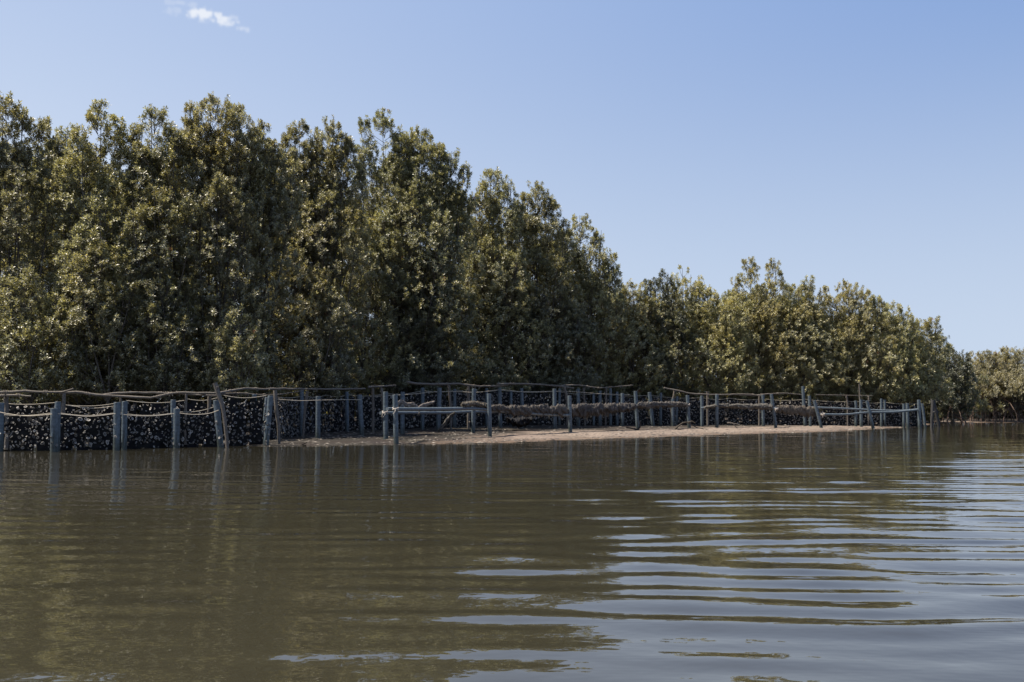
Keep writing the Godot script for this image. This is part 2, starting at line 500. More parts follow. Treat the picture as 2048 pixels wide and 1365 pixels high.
# a net hung between two places, hung with oysters
func curtain(label: String, pa: Vector2, da: float, pb: Vector2, db: float, singly: bool, dens := 1.0, drop := 0.0) -> void:
	var a := at(pa.x, pa.y, da)
	var c := at(pb.x, pb.y, db)
	var t := thing("oyster_curtain", label, "oyster net", Vector3(a.x, 0, a.z), "oyster nets of the fence")
	var p := t.position
	var along := Vector3(c.x - a.x, 0, c.z - a.z)
	var length := along.length()
	var dir := along / length
	var face := Vector3.UP.cross(dir)
	if face.z < 0: face = -face
	var nc := maxi(4, int(length / 0.09))
	var nr := 14
	var b := MB.new()
	var lo := func(q: float) -> float:
		var x := p.x + along.x * q
		var z := p.z + along.z * q
		return maxf(gy(x, z), -0.12) + drop
	for k in nc + 1:
		var q := float(k) / nc
		var ytop := lerpf(a.y, c.y, q) - 0.07 * sin(q * PI) + 0.03 * noise.get_noise_1d((p.x + q * length) * 60.0)
		var ylow: float = lo.call(q)
		for r in nr + 1:
			var y := lerpf(ylow, ytop, float(r) / nr)
			var w := 0.07 * noise.get_noise_2d((p.x + q * length) * 40.0, y * 50.0) + 0.03 * noise.get_noise_2d((p.x + q * length) * 160.0, y * 170.0)
			var g := 1.0 + 0.5 * noise.get_noise_2d((p.x + q * length) * 120.0, y * 120.0)
			b.add(along * q + face * w + Vector3(0, y, 0), face, Color(0.016 * g, 0.016 * g, 0.017 * g))
	for k in nc:
		var slit := rng.randf() < 0.14
		for r in nr:
			if slit and rng.randf() < 0.7: continue
			if rng.randf() < 0.008 + (0.3 if r == nr - 1 else 0.0): continue
			var s := k * (nr + 1) + r
			b.tri(s, s + nr + 2, s + 1); b.tri(s, s + nr + 1, s + nr + 2)
	b.smooth_normals()
	put("net", b.mesh(), M.net, t)
	var rope := MB.new()
	var pts := PackedVector3Array()
	var rr := PackedFloat32Array()
	for k in 9:
		var q := k / 8.0
		pts.append(along * q + face * 0.02 + Vector3(0, lerpf(a.y, c.y, q) - 0.07 * sin(q * PI) + 0.02, 0))
		rr.append(0.011)
	rope.tube(pts, rr, 5, Color(0.3, 0.27, 0.22))
	put("rope", rope.mesh(), M.rope, t)
	var hgt := (a.y + c.y) * 0.5 - (lo.call(0.5) as float)
	var gx := maxi(2, int(length / 0.096))
	var gyn := maxi(2, int(hgt / 0.104))
	var n := gx * gyn
	var xf: Array[Transform3D] = []
	var cols := PackedColorArray()
	for k in n:
		var q := clampf((float(k % gx) + 0.5 + rng.randf_range(-0.5, 0.5)) / gx, 0.01, 0.99)
		if rng.randf() > 0.9 * dens or noise.get_noise_2d((p.x + q * length) * 60.0, k * 3.0) < -0.42: continue
		var ylow: float = maxf(lo.call(q), 0.0) + 0.03
		var ytop := lerpf(a.y, c.y, q) - 0.07 * sin(q * PI) - 0.04
		var y := lerpf(ylow, ytop, clampf((float(k / gx) + 0.5 + rng.randf_range(-0.55, 0.55)) / gyn, 0.0, 1.0))
		var pos := along * q + face * rng.randf_range(0.05, 0.12) + Vector3(0, y, 0)
		var bs := Basis(Vector3.UP, atan2(face.x, face.z)) * oyster_spin()
		var g := rng.randf_range(0.5, 1.15)
		var s := lerpf(0.34, 0.9, pow(rng.randf(), 1.4)) * (1.25 if rng.randf() < 0.12 else 1.0)
		var x := Transform3D(bs.scaled(Vector3(s, s * rng.randf_range(0.8, 1.2), s)), pos)
		if singly:
			var o := put("oyster", oysters[rng.randi() % oysters.size()], M.shells[rng.randi() % 3], t)
			o.transform = x
		else:
			xf.append(x); cols.append(Color(g, g * 0.97, g * 0.94) * 0.64)
		if rng.randf() < 0.2:
			var x2 := Transform3D((Basis(Vector3.UP, atan2(face.x, face.z)) * oyster_spin()).scaled(Vector3.ONE * s * rng.randf_range(0.55, 0.9)), pos + dir * rng.randf_range(-0.04, 0.04) + face * 0.02 + Vector3(0, rng.randf_range(-0.05, 0.05), 0))
			if singly:
				var o2 := put("oyster", oysters[rng.randi() % oysters.size()], M.shells[rng.randi() % 3], t)
				o2.transform = x2
			else:
				xf.append(x2); cols.append(Color(g, g * 0.96, g * 0.92) * 0.7)
	if not singly:
		cloud_of("oysters", oysters[rng.randi() % oysters.size()], xf, cols, M.shell, t)

func lathe(b: MB, prof: Array, sides: int, tint: Callable) -> void:
	for k in prof.size() - 1:
		var p: Vector2 = prof[k]
		var q: Vector2 = prof[k + 1]
		var nn := Vector2(q.y - p.y, p.x - q.x).normalized()
		var s := b.v.size()
		for j in sides + 1:
			var a := TAU * j / sides
			var o := Vector3(cos(a), 0, sin(a))
			var n3 := Vector3(o.x * nn.x, nn.y, o.z * nn.x)
			b.add(Vector3(o.x * p.x, p.y, o.z * p.x), n3, tint.call(p.y, j % sides))
			b.add(Vector3(o.x * q.x, q.y, o.z * q.x), n3, tint.call(q.y, j % sides))
		for j in sides:
			var e := s + j * 2
			b.tri(e, e + 2, e + 1); b.tri(e + 1, e + 2, e + 3)

# px/py of the top, px of the foot, depth, radius
func post(label: String, tx: float, ty: float, bx: float, d: float, rad := 0.07, shells := 0, group := "grey pipe posts of the oyster fence") -> void:
	var foot := at(bx, 850, d)
	foot.y = maxf(gy(foot.x, foot.z), -0.5) - 0.25
	var top := at(tx, ty, d)
	var t := thing("pipe_post", label, "post", foot, group)
	var up := (top - foot)
	var h := up.length()
	t.basis = Basis(Quaternion(Vector3.UP, up / h))
	var wl := clampf(maxf(0.0, gy(foot.x, foot.z)) - foot.y, 0.0, h)
	var ph := rng.randf() * 100.0
	var tint := func(y: float, j: int) -> Color:
		var w := noise.get_noise_2d(ph + j * 9.0, y * 40.0)
		var low := 1.0 - smoothstep(wl + 0.12, wl + 0.42, y + w * 0.35)
		var c := Color(0.125, 0.160, 0.19).lerp(Color(0.045, 0.058, 0.05), low * 0.85)
		var q := 1.0 + 0.3 * w + 0.25 * noise.get_noise_2d(ph - j * 30.0, y * 6.0)
		return Color(c.r * q, c.g * q, c.b * q)
	var b := MB.new()
	var prof: Array = []
	for k in 9: prof.append(Vector2(rad * (1.0 + 0.015 * sin(k * 2.1 + ph)), h * k / 8.0))
	prof[8] = Vector2(rad, h - 0.004)
	prof.append(Vector2(rad - 0.004, h))
	prof.append(Vector2(rad * 0.87, h))
	prof.append(Vector2(rad * 0.85, h - 0.05))
	lathe(b, prof, 14, tint)
	put("pipe", b.mesh(), M.pvc, t)
	var core := MB.new()
	var cy := h - 0.028
	var cen := core.add(Vector3(0, cy + 0.012, 0), Vector3.UP, Color(0.36, 0.35, 0.33))
	for j in 12: core.add(Vector3(cos(TAU * j / 12) * rad * 0.86, cy + rng.randf_range(-0.006, 0.006), sin(TAU * j / 12) * rad * 0.86), Vector3.UP, Color(0.3, 0.29, 0.27))
	for j in 12: core.tri(cen, cen + 1 + j, cen + 1 + (j + 1) % 12)
	put("concrete_core", core.mesh(), M.pvc, t)
	for k in shells:
		var a := rng.randf_range(-1.2, 1.2)
		var o := put("oyster", oysters[rng.randi() % oysters.size()], M.shells[rng.randi() % 3], t)
		o.transform = Transform3D((Basis(Vector3.UP, a) * oyster_spin()).scaled(Vector3.ONE * rng.randf_range(0.55, 0.85)), Vector3(sin(a), 0, cos(a)) * (rad + 0.012) + Vector3(0, rng.randf_range(wl + 0.05, h * 0.75), 0))

func wood(called: String, label: String, category: String, pts2: Array, d0: float, d1: float, r0: float, r1: float, group := "", ends := false, col := Color(0.19, 0.168, 0.148)) -> Node3D:
	# pts2: photo points from the first end to the other; the ends lie d0 and d1 metres away
	var n := pts2.size()
	var root := at(pts2[0][0], pts2[0][1], d0)
	if ends: root = at(pts2[n - 1][0], pts2[n - 1][1], d1)
	var b := MB.new()
	var pts := PackedVector3Array()
	var rr := PackedFloat32Array()
	var ctrl := PackedVector3Array()
	for k in n: ctrl.append(at(pts2[k][0], pts2[k][1], lerpf(d0, d1, float(pts2[k][0] - pts2[0][0]) / (pts2[n - 1][0] - pts2[0][0]) if absf(pts2[n - 1][0] - pts2[0][0]) > 20.0 else float(k) / (n - 1))) - root)
	for k in n - 1:
		var m := maxi(2, int(ctrl[k].distance_to(ctrl[k + 1]) / 0.16))
		for j in m + (1 if k == n - 2 else 0):
			var q := float(j) / m
			var p := ctrl[k].cubic_interpolate(ctrl[k + 1], ctrl[maxi(0, k - 1)], ctrl[mini(n - 1, k + 2)], q)
			pts.append(p + Vector3(rng.randf_range(-1, 1), rng.randf_range(-1, 1), rng.randf_range(-1, 1)) * r0 * 0.16)
	if called == "wooden_rail":
		r0 *= 0.85
		r1 *= 0.8
	for k in pts.size(): rr.append(lerpf(r0, r1, float(k) / (pts.size() - 1)) * rng.randf_range(0.92, 1.1))
	b.tube(pts, rr, 8, col, 0.09, rng, 0.18)
	var t := thing(called, label, category, root, group)
	put("pole", b.mesh(), M.wood, t)
	if called == "wooden_rail":
		for k in 2 + int(pts.size() / 22.0):
			var i := rng.randi_range(1, pts.size() - 2)
			var ax := (pts[i + 1] - pts[i - 1]).normalized()
			var u := ax.cross(Vector3.UP).normalized()
			var tie := MB.new()
			var tp := PackedVector3Array()
			var tw := PackedFloat32Array()
			for j in 26:
				var a := TAU * j / 8.0
				tp.append(pts[i] + ax * ((j - 13) * 0.005) + (u * cos(a) + ax.cross(u) * sin(a)) * (r0 * 1.2))
				tw.append(0.007)
			tp.append(tp[25] + Vector3(0.015, -0.05, 0.02)); tw.append(0.006)
			tie.tube(tp, tw, 4, Color(0.2, 0.18, 0.155))
			put("rope_tie", tie.mesh(), M.rope, t)
	# stubs of cut side branches
	for k in maxi(1, int(pts.size() / 9.0)):
		var i := rng.randi_range(1, pts.size() - 2)
		var s := MB.new()
		var dir := (rdir() + Vector3(0, 0.3, 0.6)).normalized()
		s.tube(PackedVector3Array([pts[i], pts[i] + dir * (r0 * 1.9)]), PackedFloat32Array([r0 * 0.5, r0 * 0.4]), 6, col)
		put("branch_stub", s.mesh(), M.wood, t)
	return t

func line(called: String, label: String, category: String, pts2: Array, d0: float, d1: float, r: float, m: Material, col: Color, group := "") -> void:
	var n := pts2.size()
	var root := at(pts2[0][0], pts2[0][1], d0)
	var ctrl := PackedVector3Array()
	for k in n: ctrl.append(at(pts2[k][0], pts2[k][1], lerpf(d0, d1, float(pts2[k][0] - pts2[0][0]) / (pts2[n - 1][0] - pts2[0][0]))) - root)
	var pts := PackedVector3Array()
	var rr := PackedFloat32Array()
	for k in n - 1:
		for j in 7 + (1 if k == n - 2 else 0):
			pts.append(ctrl[k].cubic_interpolate(ctrl[k + 1], ctrl[maxi(0, k - 1)], ctrl[mini(n - 1, k + 2)], j / 7.0))
			rr.append(r)
	var b := MB.new()
	b.tube(pts, rr, 10 if r > 0.03 else 5, col, 0.02, rng, 0.12)
	var o := put(called, b.mesh(), m)
	o.position = root
	tag(o, label, category, group)

# netting heaped along a line of photo points: [px, py of its middle, height in px, depth]
func netting(label: String, path: Array, across: float, fuzz: int, col := Color(0.33, 0.30, 0.27)) -> void:
	var n := path.size()
	var root := at(path[0][0], path[0][1], path[0][3])
	var t := thing("net_heap", label, "netting", root, "netting hung on the pipe rack")
	var b := MB.new()
	var cols := 24 * (n - 1)
	var sides := 20
	var skin := []
	for k in cols + 1:
		var f := float(k) / cols * (n - 1)
		var i := mini(int(f), n - 2)
		var q := f - i
		var px := lerpf(path[i][0], path[i + 1][0], q)
		var py := lerpf(path[i][1], path[i + 1][1], q)
		var hp := lerpf(path[i][2], path[i + 1][2], q)
		var d := lerpf(path[i][3], path[i + 1][3], q)
		var cen := at(px, py, d) - root
		var hh := hp * d / F * 0.42
		var row := PackedVector3Array()
		for j in sides:
			var a := TAU * j / sides
			var o := Vector3(0.0, sin(a), cos(a))
			var dx := (root.x + cen.x) * 46.0
			var ridge := 1.0 - 3.2 * absf(noise.get_noise_3d(dx * 1.3 + sin(a) * 9.0, sin(a) * 9.0 + dx * 0.5, cos(a) * 9.0 + root.z * 30.0))
			var w := 0.78 + 0.36 * noise.get_noise_3d(dx, sin(a) * 22.0, cos(a) * 22.0 + root.z * 30.0) + 0.36 * ridge + 0.18 * noise.get_noise_3d(dx * 3.6, sin(a) * 60.0, cos(a) * 60.0)
			if a > PI: w *= 1.0 + 0.5 * maxf(0.0, noise.get_noise_2d(dx * 2.2, root.z * 20.0))
			var end := smoothstep(-0.01, 0.05, float(k) / cols) * smoothstep(1.01, 0.95, float(k) / cols)
			row.append(cen + Vector3(0, o.y * hh * w * maxf(end, 0.15), o.z * across * w * maxf(end, 0.15)))
		skin.append(row)
		for j in sides:
			var g := 1.0 + 0.55 * noise.get_noise_3d((root.x + row[j].x) * 150.0, row[j].y * 60.0, row[j].z * 60.0)
			b.add(row[j], Vector3.UP, Color(col.r * g, col.g * g, col.b * g))
	for k in cols:
		for j in sides:
			var a := k * sides + j
			var c := k * sides + (j + 1) % sides
			b.tri(a, c, c + sides); b.tri(a, c + sides, a + sides)
	b.smooth_normals()
	put("folded_net", b.mesh(), M.net, t)
	var s := MB.new()
	for k in fuzz:
		var i := rng.randi_range(2, cols - 2)
		var j := rng.randi() % sides
		var p: Vector3 = skin[i][j]
		var step := rng.randi_range(-2, 2)
		var p2: Vector3 = skin[i + step][(j + rng.randi_range(1, 3)) % sides]
		var mid := p.lerp(p2, 0.5) + Vector3(0, rng.randf_range(-0.03, 0.05), rng.randf_range(-0.02, 0.06))
		var hang := p2 + (Vector3(rng.randf_range(-0.05, 0.05), -rng.randf_range(0.02, 0.14), 0.03) if p2.y < p.y else Vector3.ZERO)
		var g := rng.randf_range(0.5, 2.2)
		s.tube(PackedVector3Array([p, mid, hang]), PackedFloat32Array([0.005, 0.006, 0.003]), 3, Color(col.r * g, col.g * g, col.b * g))
	put("loose_cords", s.mesh(), M.net, t, "stuff")

func sticks(label: String, paths: Array, d: float, r: float, col := Color(0.1, 0.085, 0.07)) -> void:
	var first: Array = paths[0]
	var root := at(first[0][0], first[0][1], d)
	var t := thing("driftwood_branch", label, "driftwood", root)
	for p in paths:
		var pts := PackedVector3Array()
		var rr := PackedFloat32Array()
		for k in p.size():
			pts.append(at(p[k][0], p[k][1], d) - root)
			rr.append(r * lerpf(1.2, 0.5, float(k) / maxi(1, p.size() - 1)))
		var b := MB.new()
		b.tube(pts, rr, 6, col, 0.12, rng, 0.25)
		put("branch", b.mesh(), M.wood, t)

# ------------------------------------------------------------------ scene
func _ready() -> void:
	rng.seed = 20240
	noise.seed = 11; noise.frequency = 0.05; noise.fractal_octaves = 3
	var cam := Camera3D.new()
	cam.name = "camera"
	cam.position = Vector3(0, EYE, 0)
	cam.rotation.x = PITCH
	cam.fov = rad_to_deg(2.0 * atan(682.5 / F))
	cam.far = 2000.0
	cam.near = 0.1
	add_child(cam)
	cam.current = true
	var az := deg_to_rad(-90.0)
	var el := deg_to_rad(62.0)
	var sun_dir := Vector3(sin(az) * cos(el), sin(el), -cos(az) * cos(el))
	var e := Environment.new()
	var sm := PanoramaSkyMaterial.new()
	sm.panorama = ImageTexture.create_from_image(build_sky(sun_dir))
	var sky := Sky.new()
	sky.sky_material = sm
	e.background_mode = Environment.BG_SKY
	e.sky = sky
	e.tonemap_mode = Environment.TONE_MAPPER_LINEAR
	e.tonemap_exposure = 2.1
	e.background_energy_multiplier = 0.476
	e.sdfgi_enabled = true
	e.ssao_enabled = true
	e.ssil_enabled = true
	var we := WorldEnvironment.new()
	we.name = "world_environment"
	we.environment = e
	add_child(we)
	var sun := DirectionalLight3D.new()
	sun.name = "sun"
	sun.light_energy = 1.6
	sun.light_color = Color(1.0, 0.955, 0.88)
	sun.light_angular_distance = 0.5
	sun.shadow_enabled = true
	add_child(sun)
	sun.look_at_from_position(sun_dir * 100.0, Vector3.ZERO)
	build_materials()
	build_ground()
	build_water()
	make_rosettes()
	for k in 6: oysters.append(oyster_mesh(50 + k))
	build_trees()
	build_curtains()
	build_posts()
	build_rails()
	build_rack()
	build_debris()
	print("rosettes ", total_leaves)

func build_materials() -> void:
	var grain := noise_texture(3, 0.03, 256, 0.72, 1.0)
	var coarse := noise_texture(4, 0.02, 256, 0.6, 1.0)
	var bump := noise_texture(6, 0.04, 256, 0, 1, 6.0)
	mat("sand", Color.WHITE, 0.85, 0.3, grain, 0.9, bump, 0.7)
	mat("bark", Color.WHITE, 0.9, 0.2, coarse, 3.0, bump, 0.6)
	mat("wood", Color.WHITE, 0.8, 0.25, coarse, 4.0, bump, 0.6)
	mat("pvc", Color.WHITE, 0.5, 0.4, coarse, 2.0, bump, 0.1)
	mat("net", Color.WHITE, 0.9, 0.2)
	mat("rope", Color.WHITE, 0.9, 0.2)
	mat("shell", Color.WHITE, 0.55, 0.4)
	M.shells = []
	for k in 3:
		var m := mat("shell_%d" % k, Color.WHITE * [0.48, 0.66, 0.86][k], 0.55, 0.4)
		m.albedo_color.a = 1.0
		M.shells.append(m)
	var lf := mat("leaf", Color.WHITE, 0.45, 0.9)
	lf.clearcoat_enabled = true
	lf.clearcoat = 1.0
	lf.clearcoat_roughness = 0.45
	lf.backlight_enabled = true
	lf.backlight = Color(1.0, 0.98, 0.74)
	var w := mat("water", lin(0.0285, 0.0262, 0.0172), 0.015, 0.6)
	w.vertex_color_use_as_albedo = false
	var ripple := noise_texture(8, 0.024, 512, 0, 1, 5.0, 2)
	w.normal_enabled = true
	w.normal_texture = ripple
	w.normal_scale = 0.05
	w.uv1_triplanar = true
	w.uv1_world_triplanar = true
	w.uv1_scale = Vector3(0.42, 0.42, 0.6)

const OUTLINE := [[-120, 230], [15, 190], [85, 235], [130, 255], [195, 210], [260, 280], [310, 218], [430, 190], [515, 245], [600, 245], [690, 280], [715, 330], [768, 225], [840, 265], [905, 300], [930, 390], [985, 343], [1072, 368], [1160, 433], [1212, 516], [1235, 600], [1268, 568], [1365, 540], [1450, 590], [1500, 525], [1545, 525], [1640, 605], [1700, 570], [1760, 596], [1880, 640], [1900, 705], [1965, 705], [2048, 698], [2200, 690]]

func build_trees() -> void:
	var dark := Color(0.27, 0.266, 0.172)
	var warm := Color(0.4, 0.375, 0.21)
	mangrove("tall dark mangrove at the left edge with a narrow pointed top", 15, 33, [[15, 188, 1.0], [85, 234, 0.9, 0.6], [-50, 240, 1.1], [45, 330, 1.1, -0.8]], {"tone": dark})
	mangrove("short mangrove top filling the dip right of the leftmost tree", 140, 36, [[130, 253, 0.8], [165, 300, 0.9], [105, 320, 0.9, 0.7]])
	mangrove("mangrove with a blunt leafy spire next to the dip", 205, 33, [[196, 207, 0.95], [236, 265, 0.85, 0.5], [170, 300, 0.8], [210, 400, 1.1, -1.0]])
	mangrove("mangrove with three even shoots left of the highest crown", 325, 33.2, [[310, 216, 0.85], [345, 250, 0.8, 0.5], [285, 290, 0.9], [320, 380, 1.1, -0.9]])
	mangrove("highest mangrove of the left wood, with a broad ragged tip", 430, 33.8, [[428, 188, 1.0], [472, 214, 0.85, 0.5], [395, 238, 0.8], [440, 360, 1.2, -1.0]])
	mangrove("mangrove with a rounded top right of the highest crown", 520, 35, [[516, 244, 0.85], [545, 285, 0.8], [500, 350, 1.0, -0.8]])
	mangrove("mangrove with two clear spires left of the deep notch", 640, 38.5, [[596, 244, 0.75], [664, 237, 0.7, 0.3], [628, 285, 0.8], [694, 282, 0.6], [650, 380, 1.2, -0.8]])
	mangrove("broad domed mangrove standing right of the deep notch", 815, 43, [[768, 224, 0.75], [814, 263, 0.8], [842, 262, 0.8, 0.6], [870, 288, 0.8], [738, 310, 0.7], [904, 302, 0.6], [916, 380, 0.7], [820, 380, 1.4, -1.0]], {"tone": dark})
	mangrove("slim mangrove with a bushy pointed top after the broad dome", 985, 46, [[985, 341, 0.75], [1006, 372, 0.7, 0.4], [957, 388, 0.7], [985, 480, 1.1, -0.8]])
	mangrove("mangrove with a leaning tip where the wood starts to fall away", 1075, 47.5, [[1072, 367, 0.75], [1098, 402, 0.7], [1042, 425, 0.75], [1070, 500, 1.1, -0.8]])
	mangrove("last tall mangrove of the left wood, stepping down to the right", 1165, 49, [[1160, 432, 0.8], [1187, 480, 0.7], [1212, 516, 0.6], [1128, 462, 0.8], [1180, 570, 1.1, -0.8]])
	# younger trees in front of them
	mangrove("small bright mangrove bush above the leaning fence stake", 465, 32.0, [[478, 612, 0.8], [445, 650, 0.6], [510, 665, 0.55]], {"tone": Color(0.41, 0.38, 0.24), "trunk": 0.045})
	mangrove("low mangrove bush behind the leftmost oyster net", 60, 31.2, [[50, 540, 1.0], [110, 590, 0.9], [-20, 600, 1.0]], {"trunk": 0.05})
	mangrove("mangrove sapling over the second oyster net", 215, 31.4, [[200, 480, 1.0], [255, 560, 0.9], [150, 600, 0.8]], {"trunk": 0.05})
	mangrove("mangrove sapling over the gap between two wooden rails", 335, 31.8, [[330, 540, 0.9], [375, 610, 0.8], [290, 610, 0.8]], {"trunk": 0.05, "tone": dark})
	mangrove("leafy young mangrove above the stake with a bent tip", 600, 36.8, [[590, 500, 1.0], [640, 560, 1.0], [555, 600, 0.8]], {"trunk": 0.05})
	mangrove("young mangrove overhanging the start of the rack", 735, 41.3, [[720, 440, 1.0], [770, 480, 1.1], [690, 560, 0.9]], {"trunk": 0.05})
	mangrove("dark young mangrove in front of the broad domed tree", 860, 42.8, [[850, 500, 1.2], [900, 560, 1.0], [800, 580, 1.0]], {"trunk": 0.05, "tone": dark})
	mangrove("young mangrove behind the middle of the netting", 990, 45.6, [[970, 570, 1.1], [1030, 600, 1.1], [930, 640, 0.9]], {"trunk": 0.05})
	mangrove("young mangrove behind the thick heap of netting", 1120, 47.3, [[1110, 590, 1.1], [1165, 640, 1.0], [1070, 660, 0.9]], {"trunk": 0.05, "tone": dark})
	# the lower, brighter wood on the right
	mangrove("light olive mangrove at the step below the tall wood", 1265, 50, [[1266, 567, 0.9], [1298, 588, 0.9], [1240, 610, 0.9, 0.6], [1265, 660, 1.3, -0.8]], {"tone": warm})
	mangrove("dark tufted mangrove beside the thin see-through one", 1325, 51, [[1329, 546, 0.6], [1312, 562, 0.6], [1330, 620, 1.2, -0.6]], {"tone": Color(0.12, 0.13, 0.078)})
	mangrove("thin see-through mangrove with bare twigs among its leaves", 1375, 52, [[1365, 537, 0.8], [1386, 550, 0.8], [1403, 566, 0.7]], {"tone": warm, "dens": 0.42})
	mangrove("bushy mangrove right of the see-through crown", 1430, 51.6, [[1412, 582, 1.0], [1450, 592, 1.0], [1430, 660, 1.3, -0.8]], {"tone": warm})
	mangrove("mangrove with two loose feathery shoots above the right wood", 1515, 52.8, [[1500, 520, 0.55], [1545, 523, 0.5], [1474, 556, 0.45], [1520, 590, 1.2], [1490, 610, 1.1], [1550, 600, 1.1]], {"tone": warm})
	mangrove("mangrove with a hooked shoot on its right side", 1600, 53, [[1620, 558, 0.5], [1598, 574, 0.8], [1585, 610, 1.2], [1625, 630, 1.1]], {"tone": warm})
	mangrove("wide round-topped mangrove in the middle of the right wood", 1700, 54, [[1697, 568, 1.0], [1722, 582, 0.9], [1668, 592, 0.9], [1645, 625, 1.0], [1700, 660, 1.4, -0.8]], {"tone": warm})
	mangrove("mangrove sloping down right of the wide round top", 1768, 54.5, [[1760, 595, 0.9], [1787, 616, 0.9], [1770, 680, 1.3, -0.8]], {"tone": warm})
	mangrove("last mangrove of the right wood, leaning over the fence end", 1835, 55.5, [[1795, 640, 0.95], [1838, 644, 0.8], [1866, 636, 0.5], [1878, 668, 0.45], [1835, 710, 1.0, -0.6]], {"tone": warm, "extra": false})
	var t := mangrove("small dark mangrove in the gap beyond the fence end", 1905, 60, [[1914, 699, 0.6], [1897, 716, 0.8], [1880, 740, 1.0]], {"tone": Color(0.09, 0.1, 0.06), "bottom": 1.2})
	prop_roots(t, 12, 1.3, 1.5, 0.035)
	t = mangrove("pale mangrove on tangled stilt roots across the inlet", 1965, 67, [[1965, 704, 1.2], [1995, 711, 1.2], [1938, 722, 1.1], [1965, 745, 1.9, -1.2]], {"tone": Color(0.37, 0.345, 0.22), "bottom": 1.8, "fork": 1.9, "extra": false})
	prop_roots(t, 24, 2.6, 2.1, 0.035)
	prop_roots(t, 20, 1.3, 1.7, 0.03)
	t = mangrove("pale mangrove on stilt roots cut off by the right frame edge", 2036, 67, [[2035, 697, 1.3], [2065, 703, 1.3], [2010, 712, 1.2], [2035, 742, 1.9, -1.2]], {"tone": Color(0.37, 0.345, 0.22), "bottom": 1.8, "fork": 1.9, "extra": false})
	prop_roots(t, 24, 2.6, 2.1, 0.035)
	prop_roots(t, 20, 1.3, 1.7, 0.03)
	# what stands behind, showing only through the gaps
	var px := -100.0
	while px < 1230.0:
		var d := maxf(38.0, pl(BACK, px) + 7.5) + rng.randf_range(0, 2.0)
		var py := pl(OUTLINE, px) + rng.randf_range(60, 110)
		mangrove("mangrove hidden behind the front row of the tall wood", px, d, [[px, py, 1.3], [px + 45, py + 50, 1.2], [px - 30, py + 130, 1.3]], {"bottom": 0.35, "dens": 0.8, "leaf": 1.35, "group": "mangroves hidden behind the tall wood", "tone": dark})
		px += 82.0
	px = 1240.0
	while px < 1900.0:
		var py := pl(OUTLINE, px) + rng.randf_range(35, 65)
		mangrove("mangrove hidden behind the front row of the lower wood", px, 62.0 + rng.randf_range(0, 2.0), [[px, py, 1.5], [px + 30, py + 30, 1.4]], {"bottom": 0.4, "dens": 0.75, "leaf": 1.5, "group": "mangroves hidden behind the lower wood"})
		px += 62.0
	px = 1860.0
	while px < 2200.0:
		mangrove("mangrove standing back from the inlet", px, 76.0, [[px, 735 + rng.randf_range(0, 20), 1.8], [px + 30, 745, 1.8]], {"bottom": 0.4, "dens": 0.7, "leaf": 1.6, "group": "mangroves set back from the inlet"})
		px += 60.0
	# a dead treetop between the two woods
	var dead := at(1225, 790, 55)
	var dt := thing("dead_tree", "leafless grey treetop between the tall wood and the lower wood", "tree", Vector3(dead.x, gy(dead.x, -55), -55))
	var b := MB.new()
	b.tube(PackedVector3Array([Vector3.ZERO, at(1226, 700, 55) - dt.position, at(1230, 600, 55) - dt.position]), PackedFloat32Array([0.06, 0.05, 0.02]), 6, Color(0.2, 0.18, 0.17))
	put("trunk", b.mesh(), M.bark, dt)
	for p in [[1230, 600, 1237, 575, 1245, 556], [1230, 605, 1222, 585, 1218, 562], [1230, 600, 1243, 585, 1252, 572], [1237, 575, 1236, 565, 1238, 553], [1224, 590, 1214, 580, 1211, 572]]:
		b = MB.new()
		b.tube(PackedVector3Array([at(p[0], p[1], 55) - dt.position, at(p[2], p[3], 55) - dt.position, at(p[4], p[5], 55.2) - dt.position]), PackedFloat32Array([0.016, 0.011, 0.005]), 4, Color(0.2, 0.18, 0.17))
		put("bare_branch", b.mesh(), M.bark, dt)

const BACK := [[540, 30.5], [600, 34.5], [700, 38.0], [800, 39.0], [900, 41.0], [1000, 43.0], [1150, 45.0], [1300, 47.5], [1400, 49.0], [1550, 50.0], [1700, 51.0], [1850, 52.5]]

